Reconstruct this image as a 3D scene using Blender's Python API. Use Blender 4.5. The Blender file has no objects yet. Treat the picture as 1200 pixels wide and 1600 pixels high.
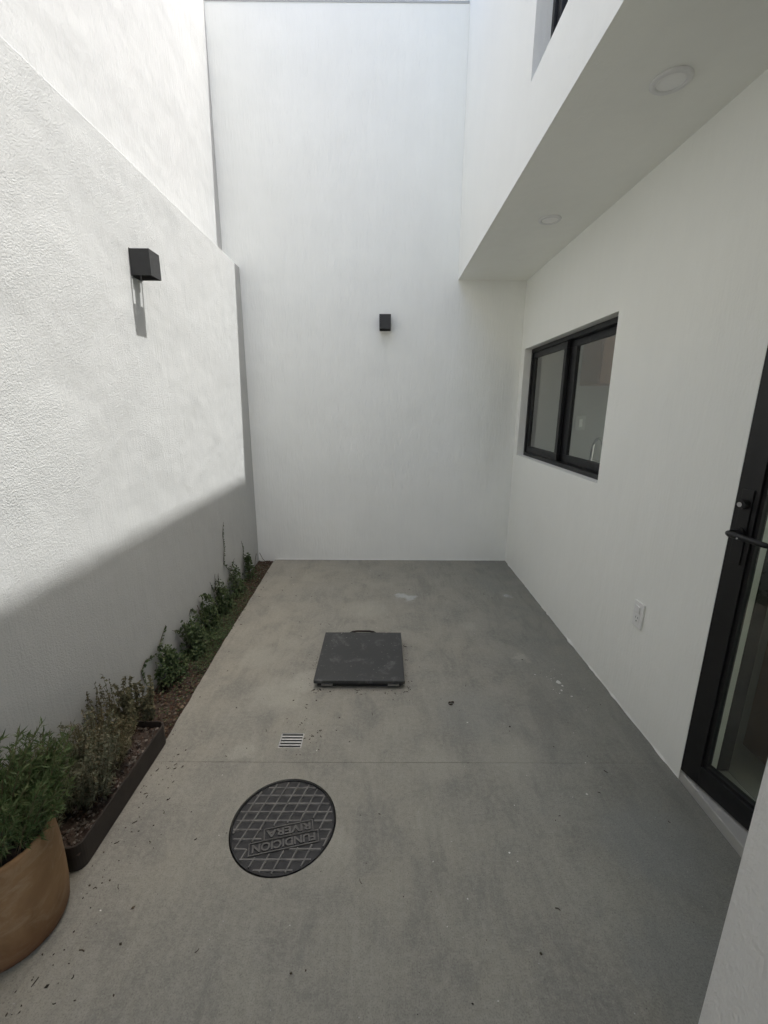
import bpy, bmesh, math, random
from mathutils import Vector, Matrix, noise
R_ = math.radians
sc = bpy.context.scene
C = sc.collection

# ------------------------------------------------------------------ camera
cam = bpy.data.cameras.new('camera')
cam.sensor_fit = 'HORIZONTAL'; cam.sensor_width = 36.0; cam.lens = 670.0 / 1200 * 36
cam.clip_start = 0.01; cam.clip_end = 1000
camo = bpy.data.objects.new('camera', cam); C.objects.link(camo)
fw = Vector((0.00371106, 0.97131013, -0.23778742))
ri = Vector((0.99997926, -0.00235304, 0.00599463))
up = Vector((-0.00526312, 0.23780473, 0.97129872))
camo.matrix_world = Matrix(((ri.x, up.x, -fw.x, 0), (ri.y, up.y, -fw.y, 0), (ri.z, up.z, -fw.z, 1.5), (0, 0, 0, 1)))
sc.camera = camo

# ------------------------------------------------------------------ sky and sun
SUN_TO = Vector((1.0, 0.19, 2.8)).normalized()          # towards the sun
ELEV = math.asin(SUN_TO.z); AZ = math.atan2(SUN_TO.x, SUN_TO.y)
w = bpy.data.worlds.new('World'); sc.world = w; w.use_nodes = True
nt = w.node_tree; nt.nodes.clear()
sky = nt.nodes.new('ShaderNodeTexSky'); sky.sky_type = 'NISHITA'; sky.sun_disc = False
sky.sun_elevation = ELEV; sky.sun_rotation = AZ; sky.dust_density = 5.5; sky.ozone_density = 0.2; sky.air_density = 1.0
bg = nt.nodes.new('ShaderNodeBackground'); bg.inputs[1].default_value = 0.125
wo = nt.nodes.new('ShaderNodeOutputWorld')
nt.links.new(sky.outputs[0], bg.inputs[0]); nt.links.new(bg.outputs[0], wo.inputs[0])
sun = bpy.data.lights.new('sun', 'SUN'); sun.energy = 2.5; sun.angle = R_(0.45); sun.color = (1.0, 0.985, 0.955)
suno = bpy.data.objects.new('sun', sun); C.objects.link(suno)
suno.rotation_euler = SUN_TO.to_track_quat('Z', 'Y').to_euler(); suno.location = (6, 1, 9)

sc.view_settings.view_transform = 'Standard'; sc.view_settings.look = 'None'
sc.view_settings.gamma = 1.0; sc.view_settings.use_curve_mapping = False
sc.view_settings.exposure = 1.85
sc.cycles.max_bounces = 12; sc.cycles.diffuse_bounces = 9; sc.cycles.use_light_tree = False; sc.cycles.use_adaptive_sampling = True; sc.cycles.adaptive_threshold = 0.02; sc.cycles.glossy_bounces = 4
sc.cycles.transparent_max_bounces = 12; sc.cycles.use_denoising = True
sc.cycles.sample_clamp_indirect = 6.0; sc.cycles.caustics_reflective = False; sc.cycles.caustics_refractive = False

# ------------------------------------------------------------------ dimensions (metres)
YB, XL, XR, XF, XU = 4.091, -1.243, 1.242, 0.646, -1.378
ZS, ZT, ZH = 2.573, 2.661, 4.500
random.seed(7)

# ------------------------------------------------------------------ helpers
def tag(o, label, cat=None, group=None, kind=None):
    if label: o['label'] = label
    if cat: o['category'] = cat
    if group: o['group'] = group
    if kind: o['kind'] = kind
    return o
def empty(name, loc=(0, 0, 0)):
    o = bpy.data.objects.new(name, None); C.objects.link(o); o.location = loc; o.empty_display_size = 0.1
    o['_w'] = list(loc)
    return o
def worldloc(o):
    return Vector(o['_w']) if '_w' in o.keys() else Vector((0, 0, 0))
def obj(name, bm, m, parent=None, smooth=False, bevel=0.0):
    me = bpy.data.meshes.new(name)
    if isinstance(bm, tuple): me.from_pydata(*bm)
    else:
        bmesh.ops.recalc_face_normals(bm, faces=bm.faces); bm.to_mesh(me); bm.free()
    if m: me.materials.append(m)
    if smooth: me.polygons.foreach_set('use_smooth', [True] * len(me.polygons))
    o = bpy.data.objects.new(name, me); C.objects.link(o)
    if parent:
        o.parent = parent; o.matrix_parent_inverse = Matrix.Translation(-worldloc(parent))
    if bevel:
        b = o.modifiers.new('bevel', 'BEVEL'); b.width = bevel; b.segments = 2; b.limit_method = 'ANGLE'; b.angle_limit = R_(40)
    return o
def box(bm, x0, x1, y0, y1, z0, z1):
    v = [bm.verts.new(p) for p in ((x0, y0, z0), (x1, y0, z0), (x1, y1, z0), (x0, y1, z0), (x0, y0, z1), (x1, y0, z1), (x1, y1, z1), (x0, y1, z1))]
    for f in ((0, 3, 2, 1), (4, 5, 6, 7), (0, 1, 5, 4), (1, 2, 6, 5), (2, 3, 7, 6), (3, 0, 4, 7)): bm.faces.new([v[i] for i in f])
    return v
def boxes(*bs):
    bm = bmesh.new()
    for b in bs: box(bm, *b)
    return bm
def tube(bm, pts, rad, n=8, cap=True):
    rings = []
    for i, p in enumerate(pts):
        p = Vector(p); a = Vector(pts[max(0, i - 1)]); b = Vector(pts[min(len(pts) - 1, i + 1)])
        t = (b - a).normalized(); u = t.orthogonal().normalized() if abs(t.z) > .9 else t.cross(Vector((0, 0, 1))).normalized()
        v = t.cross(u); r = rad[i] if isinstance(rad, (list, tuple)) else rad
        rings.append([bm.verts.new(p + (u * math.cos(2 * math.pi * k / n) + v * math.sin(2 * math.pi * k / n)) * r) for k in range(n)])
    for i in range(len(rings) - 1):
        for k in range(n): bm.faces.new((rings[i][k], rings[i][(k + 1) % n], rings[i + 1][(k + 1) % n], rings[i + 1][k]))
    if cap: bm.faces.new(rings[0][::-1]); bm.faces.new(rings[-1])
def lathe(bm, cx, cy, prof, n=64):
    rings = [[bm.verts.new((cx + r * math.cos(2 * math.pi * k / n), cy + r * math.sin(2 * math.pi * k / n), z)) for k in range(n)] for r, z in prof]
    for i in range(len(rings) - 1):
        for k in range(n): bm.faces.new((rings[i][k], rings[i][(k + 1) % n], rings[i + 1][(k + 1) % n], rings[i + 1][k]))
    return rings
def plate(loops, to3, t0, t1):
    """flat plate with holes: loops of 2-D points (first outer), extruded from t0 to t1; to3(u,v,t) -> xyz"""
    bm = bmesh.new(); L = []
    for lp in loops:
        vs = [bm.verts.new(to3(u, v, t0)) for u, v in lp]
        L.append((vs, [bm.edges.new((vs[i], vs[(i + 1) % len(vs)])) for i in range(len(vs))]))
    bmesh.ops.triangle_fill(bm, use_beauty=True, use_dissolve=False, edges=[e for _, es in L for e in es])
    faces = list(bm.faces); mp = {}
    for vs, _ in L:
        for v, (u, vv) in zip(vs, loops[[l[0] for l in L].index(vs)]): mp[v] = bm.verts.new(to3(u, vv, t1))
    for f in faces: bm.faces.new([mp[v] for v in f.verts])
    for vs, _ in L:
        for i in range(len(vs)):
            a, b = vs[i], vs[(i + 1) % len(vs)]; bm.faces.new((a, b, mp[b], mp[a]))
    return bm
def rect(u0, u1, v0, v1): return [(u0, v0), (u1, v0), (u1, v1), (u0, v1)]

# ------------------------------------------------------------------ materials
def mat(name):
    m = bpy.data.materials.new(name); m.use_nodes = True
    t = m.node_tree; b = t.nodes['Principled BSDF']
    return m, t, b
def N(t, typ, **kw):
    n = t.nodes.new(typ)
    for k, v in kw.items():
        if k.startswith('i_'): n.inputs[k[2:].replace('_', ' ')].default_value = v
        else: setattr(n, k, v)
    return n
def coord(t, scale=(1, 1, 1), rot=(0, 0, 0)):
    tc = N(t, 'ShaderNodeTexCoord'); mp = N(t, 'ShaderNodeMapping')
    mp.inputs['Scale'].default_value = scale; mp.inputs['Rotation'].default_value = rot
    t.links.new(tc.outputs['Object'], mp.inputs[0]); return mp.outputs[0]
def noise_tex(t, vec, scale, detail=4, rough=.55, dist=0.0):
    n = N(t, 'ShaderNodeTexNoise'); n.inputs['Scale'].default_value = scale; n.inputs['Detail'].default_value = detail
    n.inputs['Roughness'].default_value = rough; n.inputs['Distortion'].default_value = dist
    t.links.new(vec, n.inputs['Vector']); return n.outputs['Fac']
def ramp(t, fac, stops):
    r = N(t, 'ShaderNodeValToRGB'); e = r.color_ramp.elements
    while len(e) < len(stops): e.new(0.5)
    for i, (p, c) in enumerate(stops):
        e[i].position = p; e[i].color = (c, c, c, 1) if isinstance(c, (int, float)) else (*c, 1)
    t.links.new(fac, r.inputs[0]); return r.outputs[0]
def mix(t, fac, a, b, typ='MIX'):
    m = N(t, 'ShaderNodeMix', data_type='RGBA', blend_type=typ)
    for s, v in ((m.inputs[0], fac), (m.inputs[6], a), (m.inputs[7], b)):
        if hasattr(v, 'links'): t.links.new(v, s)
        elif isinstance(v, (int, float)): s.default_value = v if s == m.inputs[0] else (v, v, v, 1)
        else: s.default_value = (*v, 1)
    return m.outputs[2]
def mth(t, op, a, b=None, c=None):
    m = N(t, 'ShaderNodeMath', operation=op)
    for i, v in enumerate((a, b, c)):
        if v is None: continue
        if hasattr(v, 'links'): t.links.new(v, m.inputs[i])
        else: m.inputs[i].default_value = v
    return m.outputs[0]
def bump(t, b, h, strength, dist, prev=None):
    n = N(t, 'ShaderNodeBump'); n.inputs['Strength'].default_value = strength; n.inputs['Distance'].default_value = dist
    t.links.new(h, n.inputs['Height'])
    if prev: t.links.new(prev, n.inputs['Normal'])
    return n.outputs[0]
def simple(name, col, rough=.5, metal=0.0, var=.15, scale=30, bmp=0.0, spec=.5):
    m, t, b = mat(name); v = coord(t)
    f = noise_tex(t, v, scale, 5)
    c = mix(t, f, tuple(x * (1 - var) for x in col), tuple(min(1, x * (1 + var)) for x in col))
    t.links.new(c, b.inputs['Base Color']); b.inputs['Metallic'].default_value = metal
    b.inputs['Specular IOR Level'].default_value = spec
    rr = N(t, 'ShaderNodeMapRange'); rr.inputs[3].default_value = max(.03, rough - .1); rr.inputs[4].default_value = min(1, rough + .1)
    t.links.new(noise_tex(t, v, scale * .6, 3), rr.inputs[0]); t.links.new(rr.outputs[0], b.inputs['Roughness'])
    if bmp: t.links.new(bump(t, b, noise_tex(t, v, scale * 4, 4), bmp, .002), b.inputs['Normal'])
    return m
def plaster(name, col, grain, gdist, streak=0.0, wav=.25, stain=.05, gscale=1.0):
    m, t, b = mat(name); v = coord(t); vs = coord(t, (1, 1, .08))
    st = noise_tex(t, vs, 16, 3, .6); bl = noise_tex(t, v, 1.7, 3, .6)
    c = mix(t, ramp(t, bl, [(.3, 0), (.75, 1)]), tuple(x * (1 - stain) for x in col), col)
    c = mix(t, ramp(t, st, [(.35, stain * 1.5), (.6, 0)]), c, tuple(x * .8 for x in col))
    t.links.new(c, b.inputs['Base Color']); b.inputs['Roughness'].default_value = .88; b.inputs['Specular IOR Level'].default_value = .2
    h = mth(t, 'MULTIPLY', bl, wav * .05)                                           # heights in metres
    g1 = noise_tex(t, v, 95 * gscale, 3, .62)
    g = mth(t, 'MULTIPLY', g1, ramp(t, bl, [(.35, .45), (.6, 1)]))
    h = mth(t, 'MULTIPLY_ADD', g, grain * gdist, h)
    h = mth(t, 'MULTIPLY_ADD', noise_tex(t, coord(t, (1, 1, .55), (.3, .2, .4)), 6.5, 2, .6, .9), .0022, h)
    if streak: h = mth(t, 'MULTIPLY_ADD', noise_tex(t, coord(t, (1, 1, .10)), 75, 2, .6, .4), streak * .004, h)
    t.links.new(bump(t, b, h, 1.0, 1.0), b.inputs['Normal']); return m

WHITE = (.80, .795, .765)
M = {}
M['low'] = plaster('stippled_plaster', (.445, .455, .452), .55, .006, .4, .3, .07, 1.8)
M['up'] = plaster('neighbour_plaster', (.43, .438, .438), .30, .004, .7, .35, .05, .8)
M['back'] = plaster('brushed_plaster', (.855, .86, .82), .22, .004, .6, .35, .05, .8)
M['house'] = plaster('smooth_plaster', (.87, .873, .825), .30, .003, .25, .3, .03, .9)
M['soffit'] = plaster('soffit_plaster', (.87, .873, .825), .2, .003, 0, .25, .04)
M['pier'] = plaster('coarse_plaster', (.74, .735, .715), .8, .006, .6, .3, .06, .8)
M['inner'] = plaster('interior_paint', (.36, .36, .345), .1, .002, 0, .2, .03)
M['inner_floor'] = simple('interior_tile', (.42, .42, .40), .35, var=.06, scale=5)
M['black'] = simple('black_aluminium', (.0045, .0045, .005), .5, var=.2, scale=60, bmp=.05)
M['lampblack'] = simple('lamp_powder_coat', (.022, .022, .022), .55, var=.15, scale=90, bmp=.12)
M['step'] = simple('grey_painted_step', (.42, .415, .39), .8, var=.12, scale=12, bmp=.2)
M['gasket'] = simple('rubber_gasket', (.006, .006, .006), .7)
M['chrome'] = simple('chrome', (.65, .65, .65), .15, 1.0, var=.03)
M['plastic'] = simple('white_plastic', (.80, .80, .78), .35, var=.03)
M['dark_hole'] = simple('socket_hole', (.02, .02, .02), .8)
M['lightring'] = simple('downlight_trim', (.72, .72, .71), .45, var=.03)
M['lightdisc'] = simple('downlight_diffuser', (.86, .86, .84), .55, var=.02)
M['steel'] = simple('galvanised_steel', (.42, .42, .40), .4, .6, var=.2, scale=40)
M['wood'] = simple('brown_wood', (.23, .13, .07), .5, var=.25, scale=9)
M['counter'] = simple('stone_counter', (.45, .45, .44), .3, var=.1, scale=50)
M['sub'] = simple('joint_base', (.10, .095, .085), .9, var=.2)
M['ground'] = simple('dry_earth', (.34, .31, .27), .95, var=.3, scale=2)
M['roof'] = simple('roof_screed', (.4, .39, .37), .9, var=.1, scale=4)
def glass(name, tint):
    m, t, b = mat(name); t.nodes.remove(b)
    fr = N(t, 'ShaderNodeFresnel'); fr.inputs[0].default_value = 1.5
    tr = N(t, 'ShaderNodeBsdfTransparent'); tr.inputs[0].default_value = (*tint, 1)
    gl = N(t, 'ShaderNodeBsdfGlossy'); gl.inputs['Roughness'].default_value = .015
    mx = N(t, 'ShaderNodeMixShader'); ge = N(t, 'ShaderNodeNewGeometry')
    fac = mth(t, 'MINIMUM', mth(t, 'MULTIPLY', mth(t, 'MULTIPLY', fr.outputs[0], 2.3), mth(t, 'SUBTRACT', 1.0, ge.outputs['Backfacing'])), 1.0)
    t.links.new(fac, mx.inputs[0]); t.links.new(tr.outputs[0], mx.inputs[1]); t.links.new(gl.outputs[0], mx.inputs[2])
    t.links.new(mx.outputs[0], t.nodes['Material Output'].inputs[0]); return m
M['glass'] = glass('tinted_glass', (.78, .83, .79))

def concrete():
    m, t, b = mat('worn_concrete'); v = coord(t)
    big = noise_tex(t, v, 1.1, 4, .6, .6); mid = noise_tex(t, v, 4.5, 5, .65, .4); fine = noise_tex(t, v, 60, 3, .7)
    c = mix(t, ramp(t, big, [(.36, 0), (.64, 1)]), (0.205, 0.203, 0.178), (0.253, 0.243, 0.201))
    c = mix(t, ramp(t, mid, [(.34, .8), (.52, 0)]), c, (0.161, 0.159, 0.140))
    c = mix(t, ramp(t, mid, [(.54, 0), (.72, .5)]), c, (0.304, 0.299, 0.252))
    c = mix(t, mth(t, 'MULTIPLY', ramp(t, fine, [(.38, 0), (.66, 1)]), .30), c, (0.365, 0.360, 0.311))
    # trowel / broom streaks running along the patio
    brush = noise_tex(t, coord(t, (1, .08, 1), (0, 0, .12)), 55, 3, .6, .5)
    c = mix(t, ramp(t, brush, [(.50, 0), (.75, .14)]), c, (0.382, 0.379, 0.329))
    c = mix(t, ramp(t, brush, [(.25, .14), (.45, 0)]), c, (0.147, 0.148, 0.135))
    sep = N(t, 'ShaderNodeSeparateXYZ'); t.links.new(v, sep.inputs[0])
    # damp, bluish band of cement along the house wall
    xx = mth(t, 'ADD', sep.outputs[0], mth(t, 'MULTIPLY', mth(t, 'SUBTRACT', noise_tex(t, v, 2.3, 5, .6), .5), 1.1))
    damp = ramp(t, mth(t, 'MULTIPLY', xx, .5), [(.32, 0), (.55, .40)])
    c = mix(t, damp, c, (0.178, 0.185, 0.176))
    arc = noise_tex(t, coord(t, (1, .35, 1), (0, 0, .9)), 5.5, 4, .65, 1.6)
    c = mix(t, ramp(t, arc, [(.34, .28), (.47, 0)]), c, (0.121, 0.121, 0.114))
    c = mix(t, ramp(t, arc, [(.56, 0), (.70, .35)]), c, (0.290, 0.284, 0.247))
    # paint / lime splashes with their own outlines
    wob = N(t, 'ShaderNodeTexNoise'); wob.inputs['Scale'].default_value = 16; wob.inputs['Detail'].default_value = 5
    t.links.new(v, wob.inputs['Vector'])
    off = N(t, 'ShaderNodeVectorMath', operation='MULTIPLY_ADD'); t.links.new(wob.outputs['Color'], off.inputs[0])
    off.inputs[1].default_value = (.16, .16, 0); t.links.new(v, off.inputs[2])
    for (px, py, r, col, k) in ((.165, 3.25, .055, (0.441, 0.463, 0.469), .75), (.225, 3.20, .045, (0.441, 0.463, 0.469), .7), (.86, 2.36, .05, (0.399, 0.387, 0.322), .6), (1.02, 3.27, .04, (0.441, 0.463, 0.460), .6),
                                (.62, 2.75, .06, (0.348, 0.342, 0.287), .35), (-.1, 3.0, .16, (0.365, 0.360, 0.303), .4), (.45, 1.86, .2, (0.209, 0.221, 0.209), .4), (-.55, 2.0, .16, (0.382, 0.379, 0.322), .45),
                                (-.42, 2.12, .10, (0.399, 0.396, 0.339), .45), (.6, 1.58, .13, (0.348, 0.342, 0.287), .4), (.25, 1.56, .12, (0.348, 0.342, 0.287), .35), (-.75, 2.35, .12, (0.348, 0.346, 0.295), .4),
                                (.98, 1.2, .18, (0.205, 0.216, 0.213), .6), (.85, .85, .16, (0.205, 0.216, 0.213), .5), (-.15, 1.2, .06, (0.374, 0.368, 0.311), .35), (-.62, 1.62, .05, (0.408, 0.405, 0.346), .35)):
        d = N(t, 'ShaderNodeVectorMath', operation='DISTANCE'); t.links.new(off.outputs[0], d.inputs[0]); d.inputs[1].default_value = (px + .08, py + .08, 0)
        c = mix(t, ramp(t, mth(t, 'DIVIDE', d.outputs['Value'], r * 2), [(.30, k * .75), (.62, 0)]), c, col)
    # pale specks and dark pores
    for sc_, th, col, k in ((42, .045, (0.441, 0.463, 0.469), .8), (26, .035, (0.044, 0.040, 0.035), .7), (90, .09, (0.104, 0.104, 0.091), .6)):
        vo = N(t, 'ShaderNodeTexVoronoi'); vo.inputs['Scale'].default_value = sc_; t.links.new(v, vo.inputs['Vector'])
        gate = ramp(t, noise_tex(t, v, sc_ * .21, 2), [(.55, 0), (.60, k)])
        c = mix(t, mth(t, 'MULTIPLY', ramp(t, vo.outputs['Distance'], [(th, 1), (th * 1.5, 0)]), gate), c, col)
    gr = noise_tex(t, v, 230, 2, .7)
    c = mix(t, ramp(t, gr, [(.30, .5), (.48, 0)]), c, (.095, .094, .085))
    c = mix(t, ramp(t, gr, [(.55, 0), (.72, .35)]), c, (.36, .35, .31))
    t.links.new(c, b.inputs['Base Color'])
    b.inputs['Specular IOR Level'].default_value = .35
    t.links.new(ramp(t, mid, [(.3, .62), (.7, .82)]), b.inputs['Roughness'])
    h = mth(t, 'MULTIPLY_ADD', fine, .0014, mth(t, 'MULTIPLY', big, .006)); h = mth(t, 'MULTIPLY_ADD', brush, .0004, h)
    t.links.new(bump(t, b, h, 1.0, 1.0), b.inputs['Normal']); return m
M['concrete'] = concrete()
def iron():
    m, t, b = mat('cast_iron'); v = coord(t)
    c = mix(t, ramp(t, noise_tex(t, v, 25, 6, .65), [(.35, 0), (.7, 1)]), (.012, .013, .014), (.030, .031, .031))
    c = mix(t, ramp(t, noise_tex(t, v, 9, 5), [(.55, 0), (.75, .6)]), c, (.085, .08, .07))
    t.links.new(c, b.inputs['Base Color']); b.inputs['Metallic'].default_value = .25; b.inputs['Roughness'].default_value = .55
    t.links.new(bump(t, b, noise_tex(t, v, 260, 4), .5, .0015), b.inputs['Normal']); return m
M['iron'] = iron()
def worn():
    m, t, b = mat('worn_iron_edges'); v = coord(t)
    c = mix(t, ramp(t, noise_tex(t, v, 22, 5, .7), [(.30, 0), (.58, 1)]), (.065, .065, .062), (.155, .15, .138))
    t.links.new(c, b.inputs['Base Color']); b.inputs['Metallic'].default_value = .2; b.inputs['Roughness'].default_value = .5
    t.links.new(bump(t, b, noise_tex(t, v, 200, 3), .5, .0012), b.inputs['Normal']); return m
M['iron_worn'] = worn()
M['letter'] = simple('worn_lettering', (.085, .083, .077), .5, .2, var=.5, scale=30, bmp=.3)
def hatchmat():
    m, t, b = mat('painted_steel_plate'); v = coord(t)
    c = mix(t, noise_tex(t, v, 5, 5), (.018, .020, .020), (.036, .038, .038))
    c = mix(t, ramp(t, noise_tex(t, v, 11, 6, .7, .4), [(.54, 0), (.72, .6)]), c, (.15, .155, .15))
    c = mix(t, ramp(t, noise_tex(t, v, 55, 5, .7), [(.63, 0), (.69, .7)]), c, (.30, .29, .27))
    t.links.new(c, b.inputs['Base Color']); b.inputs['Roughness'].default_value = .5
    t.links.new(bump(t, b, noise_tex(t, v, 3, 3), .2, .006), b.inputs['Normal']); return m
M['hatch'] = hatchmat()
def terracotta():
    m, t, b = mat('terracotta'); v = coord(t)
    c = mix(t, ramp(t, noise_tex(t, v, 6, 6, .65, .5), [(.35, 0), (.7, 1)]), (.18, .105, .052), (.27, .17, .09))
    c = mix(t, ramp(t, noise_tex(t, coord(t, (1, 1, 2.5)), 9, 6, .7, .8), [(.50, 0), (.68, .5)]), c, (.34, .265, .18))
    sep = N(t, 'ShaderNodeSeparateXYZ'); t.links.new(v, sep.inputs[0])
    zz = mth(t, 'ADD', sep.outputs[2], mth(t, 'MULTIPLY', noise_tex(t, v, 7, 4), .08))
    c = mix(t, ramp(t, zz, [(.06, .85), (.15, 0)]), c, (.13, .06, .028))      # darker red-brown towards the foot
    t.links.new(c, b.inputs['Base Color']); b.inputs['Roughness'].default_value = .8; b.inputs['Specular IOR Level'].default_value = .25
    t.links.new(bump(t, b, noise_tex(t, v, 70, 5), .35, .002), b.inputs['Normal']); return m
M['terra'] = terracotta()
M['trough'] = simple('rusted_brown_metal', (.026, .020, .016), .75, .1, var=.7, scale=14, bmp=.3)
M['soil'] = simple('dark_soil', (.045, .032, .024), .95, var=.5, scale=60, bmp=.8)
def varied(name, cols, rough=.6, trans=0.0):
    m, t, b = mat(name); g = N(t, 'ShaderNodeNewGeometry')
    r = N(t, 'ShaderNodeValToRGB'); e = r.color_ramp.elements
    while len(e) < len(cols): e.new(.5)
    for i, c in enumerate(cols): e[i].position = i / max(1, len(cols) - 1); e[i].color = (*c, 1)
    t.links.new(g.outputs['Random Per Island'], r.inputs[0]); t.links.new(r.outputs[0], b.inputs['Base Color'])
    b.inputs['Roughness'].default_value = rough; b.inputs['Specular IOR Level'].default_value = .3
    if trans:
        tl = N(t, 'ShaderNodeBsdfTranslucent'); t.links.new(r.outputs[0], tl.inputs[0]); mx = N(t, 'ShaderNodeMixShader'); mx.inputs[0].default_value = trans
        t.links.new(b.outputs[0], mx.inputs[1]); t.links.new(tl.outputs[0], mx.inputs[2]); t.links.new(mx.outputs[0], t.nodes['Material Output'].inputs[0])
    return m
M['ivy'] = varied('creeping_fig_leaf', [(.022, .042, .016), (.04, .068, .025), (.06, .09, .035), (.085, .11, .045)], .5, .2)
M['dry'] = varied('dry_herb_leaf', [(.085, .085, .05), (.14, .135, .08), (.10, .11, .065), (.20, .17, .10)], .7, .2)
M['greyherb'] = varied('grey_green_herb_leaf', [(.10, .115, .07), (.14, .15, .10), (.17, .175, .12), (.21, .185, .12)], .7, .2)
M['herb'] = varied('fresh_herb_leaf', [(.05, .09, .03), (.08, .125, .045), (.115, .16, .065), (.10, .115, .05)], .5, .3)
M['straw'] = varied('straw_leaf', [(.13, .125, .07), (.20, .17, .10), (.10, .11, .06), (.26, .22, .14)], .7, .2)
M['stem'] = varied('dry_stem', [(.09, .07, .04), (.15, .115, .065), (.06, .05, .03)], .8)
M['vine'] = varied('vine_stem', [(.045, .035, .022), (.07, .05, .03)], .8)
M['gravel'] = varied('soil_pebbles', [(.08, .07, .06), (.16, .145, .125), (.045, .036, .03), (.08, .05, .036), (.26, .24, .21)], .9)
M['mulch'] = varied('bark_mulch', [(.05, .034, .024), (.09, .052, .034), (.035, .025, .018), (.17, .13, .09)], .9)
M['litter'] = varied('dry_litter', [(.03, .022, .016), (.06, .045, .03), (.02, .018, .014), (.09, .07, .045)], .9)
M['fleck'] = varied('paint_flecks', [(.7, .69, .66), (.55, .54, .5)], .7)

# ================================================================== ground and floor
bm = bmesh.new(); v = [bm.verts.new(p) for p in ((-150, -150, -.30), (150, -150, -.30), (150, 150, -.30), (-150, 150, -.30))]; bm.faces.new(v)
tag(obj('ground', bm, M['ground']), 'bare earth around the house', kind='structure')
patio = obj('patio_floor', boxes((-1.40, 1.24, -1.4, YB, -.20, -.095)), M['sub'])
tag(patio, 'worn grey concrete patio floor with one joint', kind='structure')
flat = lambda u, v, t: (u, v, t)
GR = (-.470, -.362, 1.632, 1.722)
JY = 1.551
MC, MR = (-.360, 1.272), .1935
def wavy(p, q, n, amp):
    out = []
    for i in range(n):
        a = i / n; d = Vector((q[0] - p[0], q[1] - p[1])); nn = Vector((-d.y, d.x)).normalized()
        s = amp * (noise.noise(Vector((p[0] * 3 + a * 14, p[1] * 5, 1.3))) + .5 * noise.noise(Vector((a * 45, p[1], 7)))) if 0 < i else 0
        out.append((p[0] + d.x * a + nn.x * s, p[1] + d.y * a + nn.y * s))
    return out
back_loop = wavy((1.2385, JY + .0004), (1.2385, YB - .004), 110, .0028) + wavy((1.2385, YB - .004), (-1.083, YB - .004), 100, .0028) + wavy((-1.083, YB - .004), (-1.035, 2.5), 60, .004) + wavy((-1.035, 2.5), (-.987, JY + .0004), 40, .004) + [(-.987, JY + .0004)] + \
    [(-.7, JY + .0010), (-.2, JY + .0003), (.3, JY + .0014), (.8, JY + .0004)]
obj('slab', plate([back_loop, rect(*GR)], flat, 0, -.09), M['concrete'], patio)
obj('joint_filler', boxes((-.98, 1.24, JY - .0003, JY + .0002, -.08, -.0022)), M['sub'], patio)
mh = [(MC[0] + MR * math.cos(2 * math.pi * k / 72), MC[1] + MR * math.sin(2 * math.pi * k / 72)) for k in range(72)]
front_loop = [(1.2415, JY - .0005), (.8, JY - .0011), (.3, JY - .0005), (-.2, JY - .0013), (-.7, JY - .0005), (-1.2425, JY - .0005), (-1.2425, -1.398), (.645, -1.398), (.645, .598), (1.2415, .598)]
obj('slab', boxes((-1.2425, 4.59, -4.88, -1.400, -.09, 0)), M['concrete'], patio)  # unseen yard floor, added to bounce sunlight into the patio
obj('slab', plate([front_loop, mh], flat, 0, -.09), M['concrete'], patio)

# ================================================================== boundary walls
def yz(x0, s=1): return lambda u, v, t: (x0 + t, u, v)
def ragged_base(name, pts, nrm, m, parent, seed):
    """thin uneven bead of plaster where a wall meets the floor"""
    a, b = Vector(pts[0]), Vector(pts[1]); n = int((b - a).length / .018); nv = Vector(nrm); rng = random.Random(seed)
    vs, fs = [], []
    for i in range(n + 1):
        p = a.lerp(b, i / n); k = max(0, noise.noise(p * 7 + Vector((seed, 0, 0))) + .6 * noise.noise(p * 23)); d = .001 + .012 * k + rng.uniform(0, .001); h = .002 + .009 * k
        vs += [p, p + nv * d + Vector((0, 0, .0006)), p + nv * d * .55 + Vector((0, 0, h * .7)), p + Vector((0, 0, h + .006))]
    for i in range(n):
        for k in range(3): fs.append((4 * i + k, 4 * i + 4 + k, 4 * i + 5 + k, 4 * i + 1 + k))
    return obj(name, ([tuple(x) for x in vs], [], fs), m, parent, smooth=True)

bw = empty('back_wall', (0, YB, 0)); tag(bw, 'tall white brushed plaster wall across the far end of the patio', 'wall')
obj('wall_face', boxes((-2.2, 1.41, YB, YB + .16, -.2, ZH - .012)), M['back'], bw)
obj('coping', boxes((-2.2, XF - .004, YB - .004, YB + .17, ZH - .012, ZH + .004)), M['up'], bw)
ragged_base('plaster_bead', ((-1.08, YB - .0005, .0005), (XR, YB - .0005, .0005)), (0, -1, 0), M['back'], bw, 3)

lw = empty('garden_wall', (XL, 1, 0)); tag(lw, 'lower sunlit wall of stippled white plaster on the left, behind the plants', 'wall')
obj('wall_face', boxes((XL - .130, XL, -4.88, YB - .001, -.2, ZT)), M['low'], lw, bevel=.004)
uw = empty('neighbour_wall', (XU, 1, 0)); tag(uw, 'bright tall white wall rising behind the lower left wall', 'wall')
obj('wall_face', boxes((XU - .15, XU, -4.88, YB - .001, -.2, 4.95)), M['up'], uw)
rw = empty('rear_wall', (1.5, -4.95, 0)); tag(rw, 'plain white wall closing the yard behind the camera', 'wall')
obj('wall_face', boxes((-1.6, 4.6, -5.05, -4.89, -.2, 2.6)), M['house'], rw)

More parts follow.
